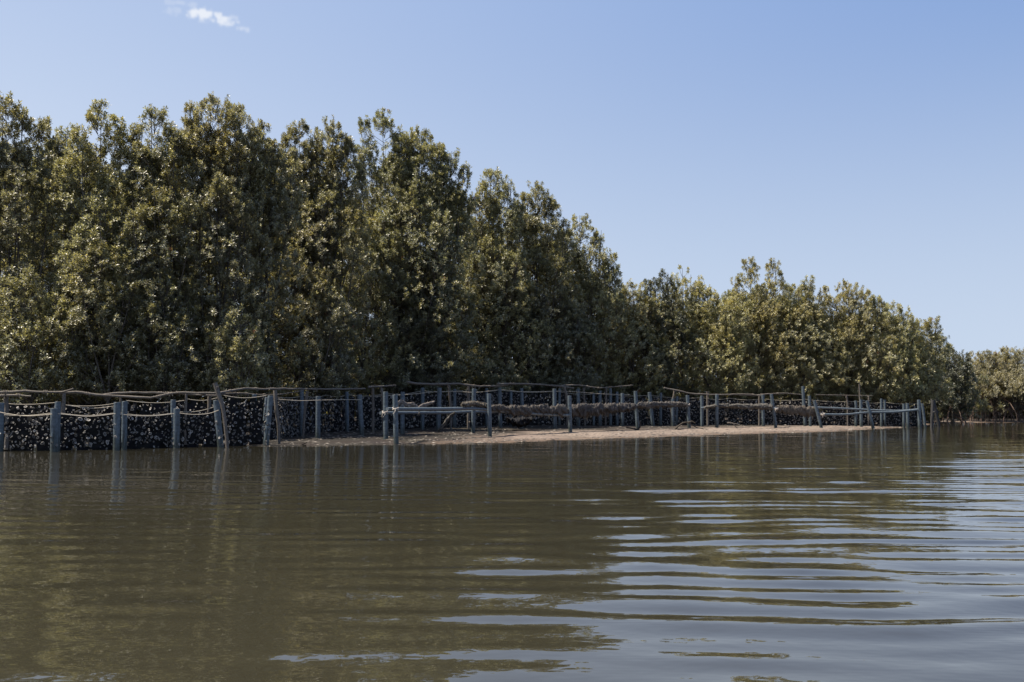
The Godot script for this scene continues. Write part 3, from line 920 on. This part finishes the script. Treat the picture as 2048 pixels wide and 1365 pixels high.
func build_curtains() -> void:
	curtain("oyster net at the left frame edge, left of the paired posts", Vector2(-20, 828), 25.3, Vector2(105, 828), 25.3, true)
	curtain("oyster net between the paired posts and the next post, in the water", Vector2(116, 828), 25.4, Vector2(230, 828), 26.0, true)
	curtain("oyster net in the water below the lowest sag of the wooden rails", Vector2(238, 828), 26.1, Vector2(348, 828), 27.2, true)
	curtain("oyster net directly left of the tall leaning stake", Vector2(357, 826), 27.3, Vector2(438, 812), 27.8, true)
	curtain("tall oyster net directly right of the tall leaning stake", Vector2(447, 793), 28.0, Vector2(532, 793), 28.6, true)
	curtain("rear oyster net showing above the rope at the left frame edge", Vector2(-20, 806), 28.0, Vector2(122, 806), 28.0, false)
	curtain("rear oyster net between the two stakes that carry the left rail", Vector2(130, 812), 28.2, Vector2(246, 806), 28.6, false)
	curtain("rear oyster net under the doubled wooden rail", Vector2(252, 803), 28.8, Vector2(368, 803), 29.3, false)
	curtain("rear oyster net ending behind the tall leaning stake", Vector2(374, 800), 29.4, Vector2(440, 796), 29.8, false)
	var tops := [[540, 794], [606, 793], [650, 792], [695, 791], [770, 789], [845, 783], [909, 782], [1000, 782], [1109, 784], [1200, 789], [1300, 792], [1404, 797], [1460, 798], [1526, 799], [1612, 800], [1715, 804], [1770, 806], [1845, 808]]
	var labels := ["oyster net running back from the bent stake onto the mud", "oyster net behind the lone post on the mud", "oyster net between the lone mud post and the next dark post", "oyster net behind the two posts left of the rack", "oyster net seen past the first posts of the rack", "oyster net behind the two humped scraps of netting", "oyster net behind the hanging twist of netting", "oyster net above the black sagging bag", "oyster net behind the thickest netting heap", "oyster net behind the cluster of short posts", "oyster net behind the post leaning right", "oyster net behind the driftwood arch", "oyster net in the open gap between the two racks", "oyster net behind the thin grey netting roll", "oyster net behind the flat brown netting panel", "oyster net behind the left half of the crossing pipes", "oyster net behind the right half of the crossing pipes"]
	for k in tops.size() - 1:
		var a: Array = tops[k]
		var b: Array = tops[k + 1]
		curtain(labels[k], Vector2(a[0], a[1]), pl(BACK, a[0]), Vector2(b[0], b[1]), pl(BACK, b[0]), false)

func build_posts() -> void:
	# the row standing in the water on the left
	post("grey pipe post cut off by the left frame edge", 1, 806, 1, 24.8, 0.08, 3)
	post("stout grey pipe post, shorter of the leftmost pair", 108, 817, 110, 24.6, 0.088, 3)
	post("grey pipe post, taller of the leftmost pair", 115, 804, 116, 25.0, 0.07, 2)
	post("grey pipe post in the water, fronting the pair near the rail's sag", 234, 805, 234, 25.4, 0.084, 3)
	post("slim grey pipe post half hidden behind the post by the rail's sag", 249, 803, 249, 25.9, 0.07)
	post("grey pipe post in the water, shorter of the pair left of the leaning stake", 353, 818, 354, 26.8, 0.086, 4)
	post("grey pipe post, taller of the pair left of the leaning stake", 346, 800, 347, 27.2, 0.07, 1)
	post("tilted grey pipe post touching the tall leaning stake", 432, 801, 445, 27.2, 0.085, 7)
	post("oyster crusted pipe post tilting left at the end of the water row", 541, 792, 531, 28.2, 0.08, 12)
	post("dark pipe post against the tall oyster net", 508, 789, 509, 29.8, 0.07, 3)
	post("pipe post beside the oyster crusted one", 534, 795, 525, 28.9, 0.065, 6)
	# on the mud
	post("dark blue pipe post rising to the rail behind the forked stake", 603, 780, 603, 33.6, 0.068, 2)
	post("lone pipe post standing clear on the mud with a pale worn top", 636, 793, 636, 31.6, 0.075)
	post("dark pipe post behind the mud between two clear posts", 693, 784, 695, 37.0, 0.07)
	post("pipe post on the mud leaning slightly left, before the rack", 719, 790, 725, 34.0, 0.08)
	post("first rear post of the pipe rack", 771, 784, 772, 32.0, 0.08)
	post("front corner post of the pipe rack, at the water's edge", 790, 790, 793, 29.5, 0.076)
	post("short pipe post right behind the rack's front corner", 805, 784, 805, 35.2, 0.08)
	# rack, front row
	post("second front post of the rack, on the lit sand", 978, 788, 980, 34.0, 0.072)
	post("third front post of the rack, before the thick netting", 1139, 792, 1141, 38.3, 0.072)
	post("front post of the rack where the netting narrows", 1271, 783, 1276, 43.0, 0.078)
	post("last front post of the first rack, leaning left at the netting end", 1375, 791, 1379, 44.6, 0.078)
	post("straight pipe post at the start of the second rack", 1434, 789, 1434, 45.6, 0.078)
	post("pipe post leaning left at the left edge of the flat netting panel", 1543, 789, 1553, 46.6, 0.076)
	post("pipe post leaning sharply left at the right end of the netting panel", 1629, 802, 1646, 47.0, 0.074)
	post("pipe post leaning left where the pale pipes cross", 1734, 802, 1749, 48.0, 0.074)
	post("end post of the rack that the pale pipes run into", 1838, 800, 1840, 49.2, 0.08)
	# rack, rear row
	post("rear rack post behind the second front post", 948, 778, 946, 36.6, 0.078)
	post("rear rack post behind the third front post", 1109, 778, 1110, 41.5, 0.08)
	post("rear rack post right of the netting's thick part", 1245, 787, 1245, 45.0, 0.08)
	post("rear rack post under the netting's thin end", 1346, 798, 1346, 46.8, 0.07)
	post("rear pipe post at the left end of the second rack", 1404, 792, 1404, 47.4, 0.078)
	post("rear post of the second rack, left of the leaning one", 1526, 790, 1527, 48.4, 0.075)
	post("rear post behind the right end of the netting panel", 1619, 792, 1621, 49.0, 0.07)
	post("rear post between the crossing pipes and the oyster net", 1722, 800, 1723, 49.8, 0.074)
	post("right one of the close pair before the rack end", 1815, 807, 1816, 50.4, 0.076)
	# posts of the back net
	post("back row post above the scraps of netting", 845, 776, 845, 39.0, 0.075)
	post("stout back row post tilting right above the bare pipes", 879, 776, 876, 38.0, 0.085)
	post("back row post above the hanging twist of netting", 909, 778, 909, 40.6, 0.07)
	post("back row post just left of the second front post", 973, 777, 973, 42.0, 0.06)
	post("back row post just right of the second front post", 999, 776, 1001, 41.0, 0.08)
	post("short back row post above the sagging bag", 1022, 783, 1022, 43.0, 0.06)
	post("back row post tilting slightly, above the sagging bag", 1043, 777, 1046, 42.2, 0.075)
	post("thin back row post right of the tall rear rack post", 1119, 778, 1119, 44.4, 0.06)
	post("back row post behind the thickest netting", 1156, 778, 1157, 44.5, 0.08)
	post("shorter back row post of the two in the middle of the netting", 1187, 787, 1188, 45.4, 0.065)
	post("taller back row post of the two in the middle of the netting", 1200, 782, 1200, 45.4, 0.075)
	post("tall dark back row post reaching the rail's end", 1221, 777, 1221, 45.8, 0.07)
	post("back row post touching the rear rack post on its left", 1234, 784, 1234, 46.2, 0.07)
	post("back row post leaning left over the thin netting", 1299, 785, 1307, 46.4, 0.085)
	post("upright back row post between the leaning one and the netting end", 1322, 786, 1321, 47.4, 0.065)
	post("back row post under the thin end of the netting, behind another", 1354, 793, 1352, 48.2, 0.07)
	post("tallest back row post, rising into the leaves of the right wood", 1606, 773, 1611, 49.6, 0.078)
	post("left one of the two back posts by the crossing pipes", 1712, 802, 1712, 50.6, 0.065)
	post("back post right of the crossing of the pale pipes", 1763, 798, 1763, 51.0, 0.06)
	post("thin back post next to the right half of the pipes", 1770, 800, 1770, 51.4, 0.055)
	post("left one of the close pair before the rack end", 1808, 808, 1808, 50.8, 0.065)
	post("slanting post leaning on the far side of the rack end", 1845, 808, 1853, 50.2, 0.06)

func build_rails() -> void:
	var rg := "wooden rails along the fence top"
	wood("wooden_rail", "pale wooden rail with a raised tip at the left frame edge", "wooden rail", [[-40, 787], [10, 785], [50, 783], [90, 785], [125, 784], [146, 778]], 26.4, 26.6, 0.05, 0.028, rg)
	wood("wooden_rail", "short broken rail under the pale left rail", "wooden rail", [[-20, 793], [20, 791], [62, 793]], 26.9, 26.9, 0.045, 0.03, rg)
	wood("wooden_rail", "wavy wooden rail sagging between the second and third stakes", "wooden rail", [[118, 788], [150, 785], [190, 790], [240, 793], [300, 796], [330, 790], [355, 786], [432, 787]], 26.7, 27.6, 0.042, 0.036, rg)
	wood("wooden_rail", "straighter upper rail over the sagging one", "wooden rail", [[205, 790], [250, 786], [345, 787], [400, 791], [440, 792]], 27.0, 27.9, 0.036, 0.028, rg)
	wood("wooden_rail", "long rail from the leaning stake to the first trees over the mud", "wooden rail", [[400, 788], [438, 786], [488, 778], [525, 779], [565, 778], [650, 779], [730, 778]], 27.6, 35.0, 0.04, 0.034, rg)
	wood("wooden_rail", "thin rail slanting under the long one", "wooden rail", [[418, 791], [470, 787], [520, 790], [560, 789], [605, 782]], 28.0, 32.5, 0.03, 0.02, rg)
	wood("wooden_rail", "short rail above the first posts of the rack", "wooden rail", [[736, 775], [765, 773], [792, 772]], 35.5, 36.5, 0.05, 0.03, rg)
	wood("wooden_rail", "thick grey rail with a lifted left end over the bare pipes", "wooden rail", [[814, 764], [832, 768], [894, 769], [916, 768], [955, 773], [1013, 772]], 37.5, 41.0, 0.055, 0.04, rg)
	wood("wooden_rail", "rail bowing over the netting's left half", "wooden rail", [[994, 769], [1047, 768], [1109, 772], [1148, 777]], 40.5, 43.5, 0.05, 0.035, rg)
	wood("wooden_rail", "thin dipping rail over the thickest netting", "wooden rail", [[1120, 772], [1157, 771], [1198, 776], [1243, 773], [1266, 771]], 43.5, 46.0, 0.038, 0.025, rg)
	wood("wooden_rail", "rail coming down from the leaves to the gap between racks", "wooden rail", [[1328, 776], [1356, 782], [1387, 788], [1440, 790], [1490, 789], [1522, 792]], 46.5, 48.0, 0.045, 0.035, rg)
	wood("wooden_rail", "rail over the second rack up to the tallest post", "wooden rail", [[1480, 790], [1511, 791], [1531, 789], [1568, 787], [1604, 790]], 48.0, 49.3, 0.04, 0.025, rg)
	wood("wooden_rail", "thin straight rail over the crossing pipes", "wooden rail", [[1632, 790], [1690, 791], [1746, 792]], 49.4, 50.4, 0.022, 0.018, rg)
	var sg := "wooden stakes of the fence"
	wood("wooden_stake", "wooden stake under the rail at the left frame edge", "stake", [[12, 788], [12, 820], [13, 900]], 27.0, 27.0, 0.06, 0.06, sg, true)
	wood("wooden_stake", "forked pale stake beside the taller of the paired posts", "stake", [[127, 787], [126, 820], [124, 880]], 26.6, 26.6, 0.05, 0.055, sg, true)
	wood("wooden_stake", "thin stake above the post by the rail's sag", "stake", [[241, 791], [241, 810], [241, 890]], 27.2, 27.2, 0.03, 0.03, sg, true)
	wood("wooden_stake", "slim stake under the rail right of the third post pair", "stake", [[372, 788], [371, 820], [370, 890]], 27.4, 27.4, 0.038, 0.04, sg, true)
	wood("wooden_stake", "short stake left of the tilted post", "stake", [[419, 790], [418, 815], [417, 888]], 28.2, 28.2, 0.05, 0.05, sg, true)
	wood("wooden_stake", "tall pale stake with a cut top leaning left over the rails", "stake", [[430, 767], [437, 790], [446, 819], [450, 850], [455, 900]], 27.0, 27.0, 0.062, 0.042, sg, true)
	wood("wooden_stake", "knobbly brown stake right of the oyster crusted post", "stake", [[550, 781], [552, 815], [556, 850], [558, 892]], 29.0, 29.0, 0.055, 0.045, sg, true)
	wood("wooden_stake", "forked thin stake leaning right on the mud", "stake", [[614, 783], [611, 805], [608, 835], [606, 876]], 32.5, 32.5, 0.05, 0.035, sg, true)
	wood("wooden_stake", "stake under the short rail before the rack", "stake", [[746, 777], [746, 800], [746, 868]], 36.0, 36.0, 0.05, 0.05, sg, true)
	wood("wooden_stake", "bent stake touching the first rear rack post", "stake", [[761, 776], [764, 785], [766, 810], [766, 868]], 36.0, 36.0, 0.055, 0.05, sg, true)
	wood("wooden_stake", "pale stake above the hanging twist of netting", "stake", [[897, 769], [899, 785], [901, 812], [902, 860]], 39.4, 39.4, 0.055, 0.05, sg, true)
	wood("wooden_stake", "thick pale stake left of the rear rack post", "stake", [[937, 771], [937, 790], [937, 812], [937, 860]], 40.0, 40.0, 0.06, 0.055, sg, true)
	wood("wooden_stake", "pale stake slanting behind the third front post", "stake", [[1129, 774], [1132, 790], [1135, 812], [1136, 855]], 43.0, 43.0, 0.07, 0.06, sg, true)
	wood("wooden_stake", "brown stake behind the middle of the netting", "stake", [[1167, 776], [1169, 800], [1170, 852]], 45.0, 45.0, 0.05, 0.05, sg, true)
	wood("wooden_stake", "brown stake left of the tall dark back post", "stake", [[1213, 776], [1212, 800], [1211, 852]], 45.6, 45.6, 0.05, 0.045, sg, true)
	wood("wooden_stake", "curved stake holding the rail over the netting's thin end", "stake", [[1349, 781], [1347, 793], [1343, 810], [1342, 852]], 47.0, 47.0, 0.045, 0.04, sg, true)
	wood("wooden_stake", "stub stake poking above the rail in the gap between racks", "stake", [[1415, 784], [1415, 800], [1416, 852]], 47.6, 47.6, 0.06, 0.055, sg, true)
	wood("wooden_stake", "brown stake left of the rear post on the second rack", "stake", [[1519, 789], [1519, 810], [1519, 855]], 48.6, 48.6, 0.05, 0.05, sg, true)
	wood("wooden_stake", "stake hanging from the thin rail left of the crossing pipes", "stake", [[1693, 792], [1695, 803], [1696, 855]], 50.2, 50.2, 0.045, 0.035, sg, true)
	wood("wooden_stake", "stake at the right end of the thin straight rail", "stake", [[1738, 792], [1738, 805], [1737, 856]], 50.6, 50.6, 0.04, 0.035, sg, true)
	wood("wooden_stake", "grey pole standing up into the leaves by the back posts", "stake", [[1719, 768], [1720, 790], [1721, 856]], 50.9, 50.9, 0.04, 0.04, sg, true)
	var dk := Color(0.07, 0.07, 0.075)
	wood("wooden_stake", "dark stump leg of the stake pair beyond the rack end, left", "stake", [[1867, 800], [1866, 825], [1863, 858]], 50.6, 50.6, 0.10, 0.07, sg, true, dk)
	wood("wooden_stake", "dark stake slanting right beyond the rack end", "stake", [[1867, 803], [1873, 828], [1880, 858]], 50.9, 50.9, 0.09, 0.07, sg, true, dk)
	# ropes
	var pg := "ropes along the fence"
	var rc := Color(0.42, 0.37, 0.3)
	line("rope", "pale rope sagging from the left frame edge to the paired posts", "rope", [[-10, 823], [15, 828], [55, 832.5], [103, 829]], 24.7, 24.5, 0.009, M.rope, rc, pg)
	line("rope", "pale rope sagging between the paired posts and the next post", "rope", [[114, 828], [145, 831], [180, 833.5], [230, 828]], 24.6, 25.3, 0.009, M.rope, rc, pg)
	line("rope", "pale rope sagging between the second and third posts", "rope", [[240, 829], [270, 832], [305, 832.5], [348, 828]], 25.4, 26.7, 0.009, M.rope, rc, pg)
	line("rope", "pale rope ending in a knot at the tilted post", "rope", [[359, 827], [385, 829.5], [415, 828], [437, 821]], 26.7, 27.1, 0.009, M.rope, rc, pg)
	line("rope", "thin rope behind the paired posts", "rope", [[133, 811], [185, 817], [240, 811]], 26.6, 27.2, 0.009, M.rope, rc, pg)
	line("rope", "thin rope from the knobbly stake across the mud posts", "rope", [[554, 799], [600, 802], [636, 801], [690, 800], [722, 800]], 29.0, 33.9, 0.009, M.rope, rc, pg)
	line("rope", "thin rope strung along the top of the back oyster net", "rope", [[740, 794], [822, 789], [870, 784], [915, 784], [957, 785], [1003, 780], [1048, 784], [1130, 783], [1200, 788], [1260, 790]], 36.0, 46.0, 0.010, M.rope, rc, pg)

func build_rack() -> void:
	var pc := Color(0.15, 0.18, 0.205)
	var g := "horizontal pipes of the rack"
	line("rack_pipe", "long bare front pipe lashed to the rack's corner post", "pipe", [[774, 818.5], [860, 818.5], [945, 818], [1010, 823], [1070, 828], [1141, 831]], 29.44, 38.34, 0.055, M.pvc, pc, g)
	line("rack_pipe", "lower rear pipe of the rack starting at the first rear post", "pipe", [[761, 826.5], [815, 826], [890, 826], [945, 824], [1030, 824], [1110, 824]], 31.94, 41.54, 0.055, M.pvc, pc, g)
	line("rack_pipe", "front pipe buried under the netting's thin half", "pipe", [[1136, 824], [1200, 820], [1271, 812], [1379, 810.5]], 38.54, 44.64, 0.05, M.pvc, pc, g)
	line("rack_pipe", "pipe under the thin grey netting roll", "pipe", [[1402, 817], [1434, 813], [1490, 813], [1553, 818]], 45.44, 46.54, 0.05, M.pvc, pc, g)
	line("rack_pipe", "upper pale pipe sloping down to the rack end", "pipe", [[1622, 815], [1685, 817.5], [1732, 820], [1780, 822], [1812, 821.5], [1838, 819]], 48.54, 49.54, 0.05, M.pvc, pc, g)
	line("rack_pipe", "lower pale pipe bowing up to the rack end", "pipe", [[1640, 829], [1670, 829.6], [1700, 829], [1735, 825.5], [1790, 824.5], [1836, 820]], 46.94, 49.14, 0.052, M.pvc, pc, g)
	# lashings
	for s in [[791, 818, 29.42, "pale cord lashing on the rack's front corner post", 0.085], [770, 825, 31.9, "pale cord lashing on the first rear rack post", 0.09], [1376, 810, 44.5, "white cord lashing at the netting end", 0.09], [1646, 829, 46.9, "cord lashing on the sharply leaning post", 0.085], [1553, 818, 46.5, "cord lashing at the left edge of the netting panel", 0.085]]:
		var p := at(s[0], s[1], s[2])
		var t := thing("cord_lashing", s[3], "rope", p, "cord lashings on the rack")
		for k in 4:
			var b := MB.new()
			var pts := PackedVector3Array()
			var rr := PackedFloat32Array()
			for j in 13:
				var a := TAU * j / 12.0
				pts.append(Vector3(cos(a) * s[4], (k - 1.5) * 0.022 + 0.03 * sin(a + k), sin(a) * s[4]))
				rr.append(0.010)
			b.tube(pts, rr, 5, Color(0.45, 0.4, 0.36))
			put("turn", b.mesh(), M.rope, t)
		for k in 2:
			var b := MB.new()
			b.tube(PackedVector3Array([Vector3(0, 0, s[4]), Vector3(rng.randf_range(-0.1, 0.02), -0.06, s[4] + 0.02), Vector3(rng.randf_range(-0.12, 0.02), -0.16, s[4])]), PackedFloat32Array([0.009, 0.008, 0.006]), 5, Color(0.45, 0.4, 0.36))
			put("loose_end", b.mesh(), M.rope, t)
	# netting
	netting("left scrap of netting humped over the bare front pipe", [[794, 811, 10, 30.3], [802, 803, 9, 30.6], [815, 810, 9, 31], [828, 810, 10, 31.2], [840, 821, 12, 31.6]], 0.12, 60, Color(0.14, 0.122, 0.11))
	netting("right scrap of netting trailing along the bare front pipe", [[836, 818, 10, 31.4], [846, 811, 9, 31.7], [858, 808, 7, 32], [870, 803, 5, 32.3]], 0.1, 40, Color(0.14, 0.122, 0.11))
	netting("twist of netting hanging from the rear pipe to the sand", [[911, 825, 4, 35.2], [902, 831, 8, 35.1], [893, 843, 13, 35.0], [884, 854, 10, 34.9], [874, 862, 4, 34.8]], 0.08, 160, Color(0.075, 0.07, 0.065))
	netting("thin start of the netting heap left of the second front post", [[922, 808, 7, 33.08], [938, 809, 11, 33.47], [950, 807, 10, 33.76], [965, 811, 12, 34.12], [982, 814, 14, 34.53]], 0.2, 350, Color(0.10, 0.088, 0.073))
	netting("tangled netting between the second and third front posts", [[978, 816, 12, 34.44], [1000, 817, 17, 34.97], [1025, 821, 22, 35.58], [1050, 822, 24, 36.18], [1075, 820, 20, 36.79], [1100, 821, 25, 37.40], [1142, 822, 27, 38.41]], 0.24, 1500, Color(0.072, 0.065, 0.06))
	netting("thickest heap of netting, from the third front post on", [[1134, 821, 27, 38.54], [1160, 821, 29, 39.19], [1190, 819, 27, 39.95], [1215, 818, 25, 40.57], [1240, 816, 21, 41.20], [1276, 813, 15, 42.10]], 0.26, 1500, Color(0.068, 0.062, 0.059))
	netting("narrow end of the netting under the leaning back posts", [[1272, 812, 14, 42.00], [1300, 810, 15, 42.71], [1330, 809, 13, 43.46], [1360, 809, 11, 44.21], [1381, 810, 7, 44.74]], 0.2, 700, Color(0.08, 0.073, 0.068))
	netting("thin grey netting roll on the second rack", [[1404, 816, 5, 45.50], [1434, 812, 8, 45.72], [1460, 812, 10, 45.91], [1490, 813, 11, 46.13], [1520, 813, 12, 46.35], [1548, 815, 13, 46.55]], 0.18, 500, Color(0.09, 0.084, 0.077))
	netting("flat brown netting panel hung between two leaning posts", [[1550, 818, 14, 46.75], [1565, 819, 19, 46.83], [1590, 820, 21, 46.97], [1615, 822, 24, 47.11], [1636, 825, 20, 47.23]], 0.12, 420, Color(0.09, 0.078, 0.067))
	# the black bag below the rack
	netting("black net bag sagging under the rack almost to the sand", [[1012, 838, 8, 38.8], [1025, 843, 20, 38.9], [1042, 845, 27, 39.0], [1056, 842, 18, 39.1], [1066, 836, 8, 39.2]], 0.45, 120, Color(0.02, 0.02, 0.022))

func build_debris() -> void:
	sticks("bent driftwood branch arching on the sand by the netting end", [[[1350, 859], [1358, 852], [1366, 846], [1374, 845], [1384, 850], [1394, 856], [1407, 858]], [[1376, 846], [1384, 843], [1391, 847]], [[1350, 859], [1360, 860], [1368, 861]]], 42.5, 0.035)
	sticks("dark tangle of twigs at the foot of the post where netting narrows", [[[1272, 861], [1280, 856], [1281, 848], [1279, 842]], [[1268, 858], [1280, 861], [1288, 863]], [[1252, 854], [1266, 858], [1278, 859]]], 41.5, 0.035, Color(0.06, 0.05, 0.045))
	sticks("pale stick lying on the sand in the gap between racks", [[[1466, 847], [1472, 854], [1475, 857]], [[1455, 846], [1466, 847], [1480, 850]]], 44.5, 0.025, Color(0.25, 0.22, 0.19))
	sticks("dark stick lying at the water's edge on the mud", [[[600, 893], [606, 889], [614, 885]], [[602, 893], [612, 891]]], 28.3, 0.025, Color(0.04, 0.035, 0.03))
	# bits of shell, leaf and wood washed up on the bank
	var b := MB.new()
	for k in 8:
		var a := TAU * k / 8
		var a2 := TAU * (k + 1) / 8
		b.flat(Vector3(0, 0.5, 0), Vector3(sin(a), 0, cos(a)), Vector3(sin(a2), 0, cos(a2)), Color.WHITE)
	var xf: Array[Transform3D] = []
	var cols := PackedColorArray()
	while xf.size() < 9000:
		var x := rng.randf_range(-9, 24)
		var d := rng.randf_range(27, 56)
		var s := inland(x, -d)
		if s < 0.1 or s > 11.0: continue
		if rng.randf() > (0.9 if x < -0.5 or (s > 0.5 and s < 1.1) else 0.3 + 0.3 * noise.get_noise_2d(x * 12.0, d * 12.0)): continue
		var r := rng.randf_range(0.012, 0.04) * (1.4 if rng.randf() < 0.15 else 1.0)
		xf.append(Transform3D(Basis(Vector3.UP, rng.randf() * TAU).scaled(Vector3(r * rng.randf_range(0.8, 2.2), r * 0.7, r)), Vector3(x, gy(x, -d), -d)))
		var g := rng.randf_range(0.015, 0.09) if rng.randf() < 0.85 else rng.randf_range(0.16, 0.3)
		cols.append(Color(g, g * 0.88, g * 0.76))
	cloud_of("washed_up_debris", b.mesh(), xf, cols, M.shell, self)
	tag(get_node("washed_up_debris"), "scattered shell and wood bits on the sand bank", "", "", "stuff")
